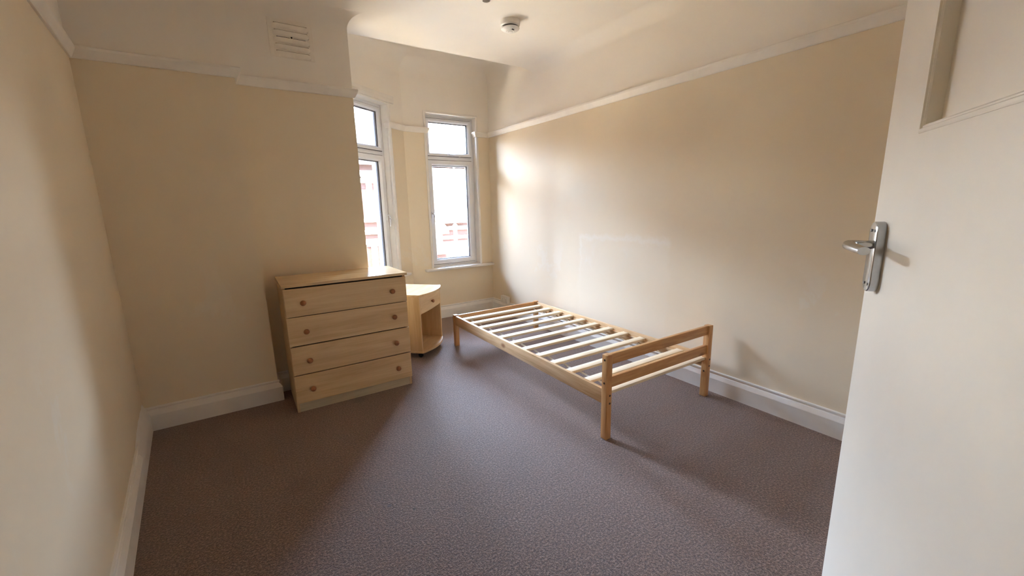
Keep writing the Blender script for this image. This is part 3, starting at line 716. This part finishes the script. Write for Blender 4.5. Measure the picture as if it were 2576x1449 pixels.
def arch_window(cx, zb, zt, w_, head):
    r = w_/2; bm = newbm()
    box(bm, *hb(cx-r, cx+r, FY-0.03, FY+0.02, zb, zt)); f = obj('house_window', bm, STONE, ho)
    bm = newbm(); zm = (zb+zt)/2
    box(bm, *hb(cx-r+0.05, cx+r-0.05, FY-0.045, FY-0.02, zb+0.06, zm-0.03)); box(bm, *hb(cx-r+0.05, cx+r-0.05, FY-0.045, FY-0.02, zm+0.03, zt-0.06))
    obj('house_pane', bm, CURTAIN, f)
    bm = newbm(); pts = [];
    R1 = r+head
    for k in range(13):
        a = math.pi*k/12; pts.append((cx-3.0+R1*math.cos(a), zt+4.2-0.02+R1*0.85*math.sin(a)))
    a_ = [bm.verts.new((p[0], -0.07, p[1])) for p in pts]; b_ = [bm.verts.new((p[0], 0.05, p[1])) for p in pts]
    bm.faces.new(a_); bm.faces.new(b_[::-1])
    for k in range(13):
        j = (k+1) % 13; bm.faces.new((a_[k], a_[j], b_[j], b_[k]))
    box(bm, *hb(cx-R1-0.1, cx+R1+0.1, FY-0.07, FY+0.05, zt-0.16, zt-0.02)) if False else None
    obj('window_arch', bm, STONE, f)
    bm = newbm(); box(bm, *hb(cx-r-0.08, cx+r+0.08, FY-0.14, FY+0.02, zb-0.12, zb)); obj('window_ledge', bm, STONE, f)
arch_window(4.27, -1.9, -0.10, 0.22, 0.16); arch_window(4.26, 0.95, 2.22, 0.20, 0.24)
arch_window(6.72, -0.52, 0.20, 0.70, 0.30); arch_window(9.2, -1.9, 0.0, 0.9, 0.3); arch_window(1.8, -1.9, 0.0, 0.9, 0.3)
for cx, ww in ((6.72, 1.52), (7.86, 0.60), (9.6, 1.8), (1.9, 1.9)):
    bm = newbm(); box(bm, *hb(cx-ww/2, cx+ww/2, FY-0.35, FY+0.1, 0.62, 2.78)); b_ = obj('white_bay', bm, STONE, ho)
    bm = newbm(); box(bm, *hb(cx-ww/2+0.12, cx+ww/2-0.12, FY-0.36, FY-0.33, 1.1, 2.5)); obj('bay_pane', bm, simple('bright_pane', (0.7, 0.72, 0.75), 0.3), b_)
bm = newbm(); box(bm, *hb(-1.9, 26, FY-0.28, FY+0.1, 2.42, 2.62)); obj('eaves_cornice', bm, STONE, ho)
# the house this room belongs to around, above and below; unseen, added to dim the terrace opposite
HT = 6.0
BAYP = [(C2.x-0.4, 3.7), (XR+0.3, 3.7), (XR+0.3, YF+0.35), (C1.x-0.1, YF+0.35), (C2.x-0.4, C2.y+0.35)]
for nm, bx, lb in (('wall_exterior_left', (-16, -1.4, -6, 3.7, -4.2, HT), 'brick front of the adjoining house on the chimney side'),
                   ('wall_exterior_right', (XR+0.45, 20, -6, 3.7, -4.2, HT), 'brick front of the adjoining house on the bed side'),
                   ('wall_exterior_above', (-1.4, XR+0.45, -6, 3.7, HMAX+0.2, HT), 'brick top of the house above the room'),
                   ('wall_exterior_below', (-1.4, XR+0.45, -6, 3.7, -4.2, -0.2), 'brick storey of the house below the room')):
    bm = newbm(); box(bm, *bx)
    struct(nm, bm, BRICK, lb, 'wall')
for nm, z0, z1, lb in (('wall_exterior_bay_above', HMAX+0.2, HT, 'brick top of our own window bay'), ('wall_exterior_bay_below', -4.2, -0.2, 'brick storey under our own window bay')):
    bm = newbm(); prism(bm, BAYP, z0, z1); struct(nm, bm, BRICK, lb, 'wall')
bay_blocker = thing('sky_blocker_bay', 'unseen brick bay added beside our windows to block sky light', 'house', (-2.6, 4.66, -4.2))  # unseen mass, added to cut the sky light reaching the right wall
bm = newbm(); prism(bm, [(-2.4, -0.9), (2.0, -0.9), (2.0, 0.9), (1.3, 1.6), (-1.7, 1.6), (-2.4, 0.9)], 0, 8.9, 0.02); obj('blocker_wall', bm, BRICK, bay_blocker)
bm = newbm(); prism(bm, [(-2.5, -0.9), (2.1, -0.9), (2.1, 0.95), (1.35, 1.7), (-1.75, 1.7), (-2.5, 0.95)], 8.9, 9.05, 0.02); obj('blocker_cap', bm, STONE, bay_blocker)
gb = thing('sky_blocker_gables', 'unseen tall gabled brick block added along the street to hold back low sky light', 'house', (-16.5, 15.0, -4.2))  # out of view, height chosen to shade the right wall near the bay
bm = newbm(); box(bm, -15.5, 14.5, 0, 9, 0, 9.2); obj('brick_wall', bm, BRICK, gb)
bm = newbm()
for gx in (-10.3, 0, 9.6):
    vs = [bm.verts.new(p) for p in ((gx-4.8, -0.2, 9.2), (gx+4.8, -0.2, 9.2), (gx, -0.2, 12.0), (gx-4.8, 9.2, 9.2), (gx+4.8, 9.2, 9.2), (gx, 9.2, 12.0))]
    for f in ((0, 1, 2), (3, 5, 4), (0, 2, 5, 3), (1, 4, 5, 2), (0, 3, 4, 1)): bm.faces.new([vs[i] for i in f])
obj('roof', bm, SLATE, gb)
for gx in (-11, -7, -3, 1, 5, 9, 12.5):
    for gz in (1.2, 5.0):
        bm = newbm(); box(bm, gx-0.55, gx+0.55, -0.06, 0.05, gz, gz+1.9); f = obj('house_window', bm, STONE, gb)
        bm = newbm(); box(bm, gx-0.45, gx+0.45, -0.08, -0.05, gz+0.1, gz+0.9); box(bm, gx-0.45, gx+0.45, -0.08, -0.05, gz+1.0, gz+1.8); obj('house_pane', bm, CURTAIN, f)
lpst = thing('lamp_post', 'teal painted lamp post across the street', 'lamp post', (7.30, 15.2, -4.2))
bm = newbm(); lathe(bm, [(0, 0), (0.16, 0), (0.16, 0.9), (0.085, 1.0), (0.080, 4.6), (0.10, 4.62), (0.10, 4.75), (0.050, 4.8), (0.040, 6.75), (0, 6.75)], 20)
obj('post', bm, TEAL, lpst, True)
bm = newbm(); tube(bm, [(0, 0, 6.7), (0, -0.1, 6.95), (0, -0.5, 7.05), (0, -0.9, 7.05)], 0.03, 10); obj('arm', bm, TEAL, lpst, True)
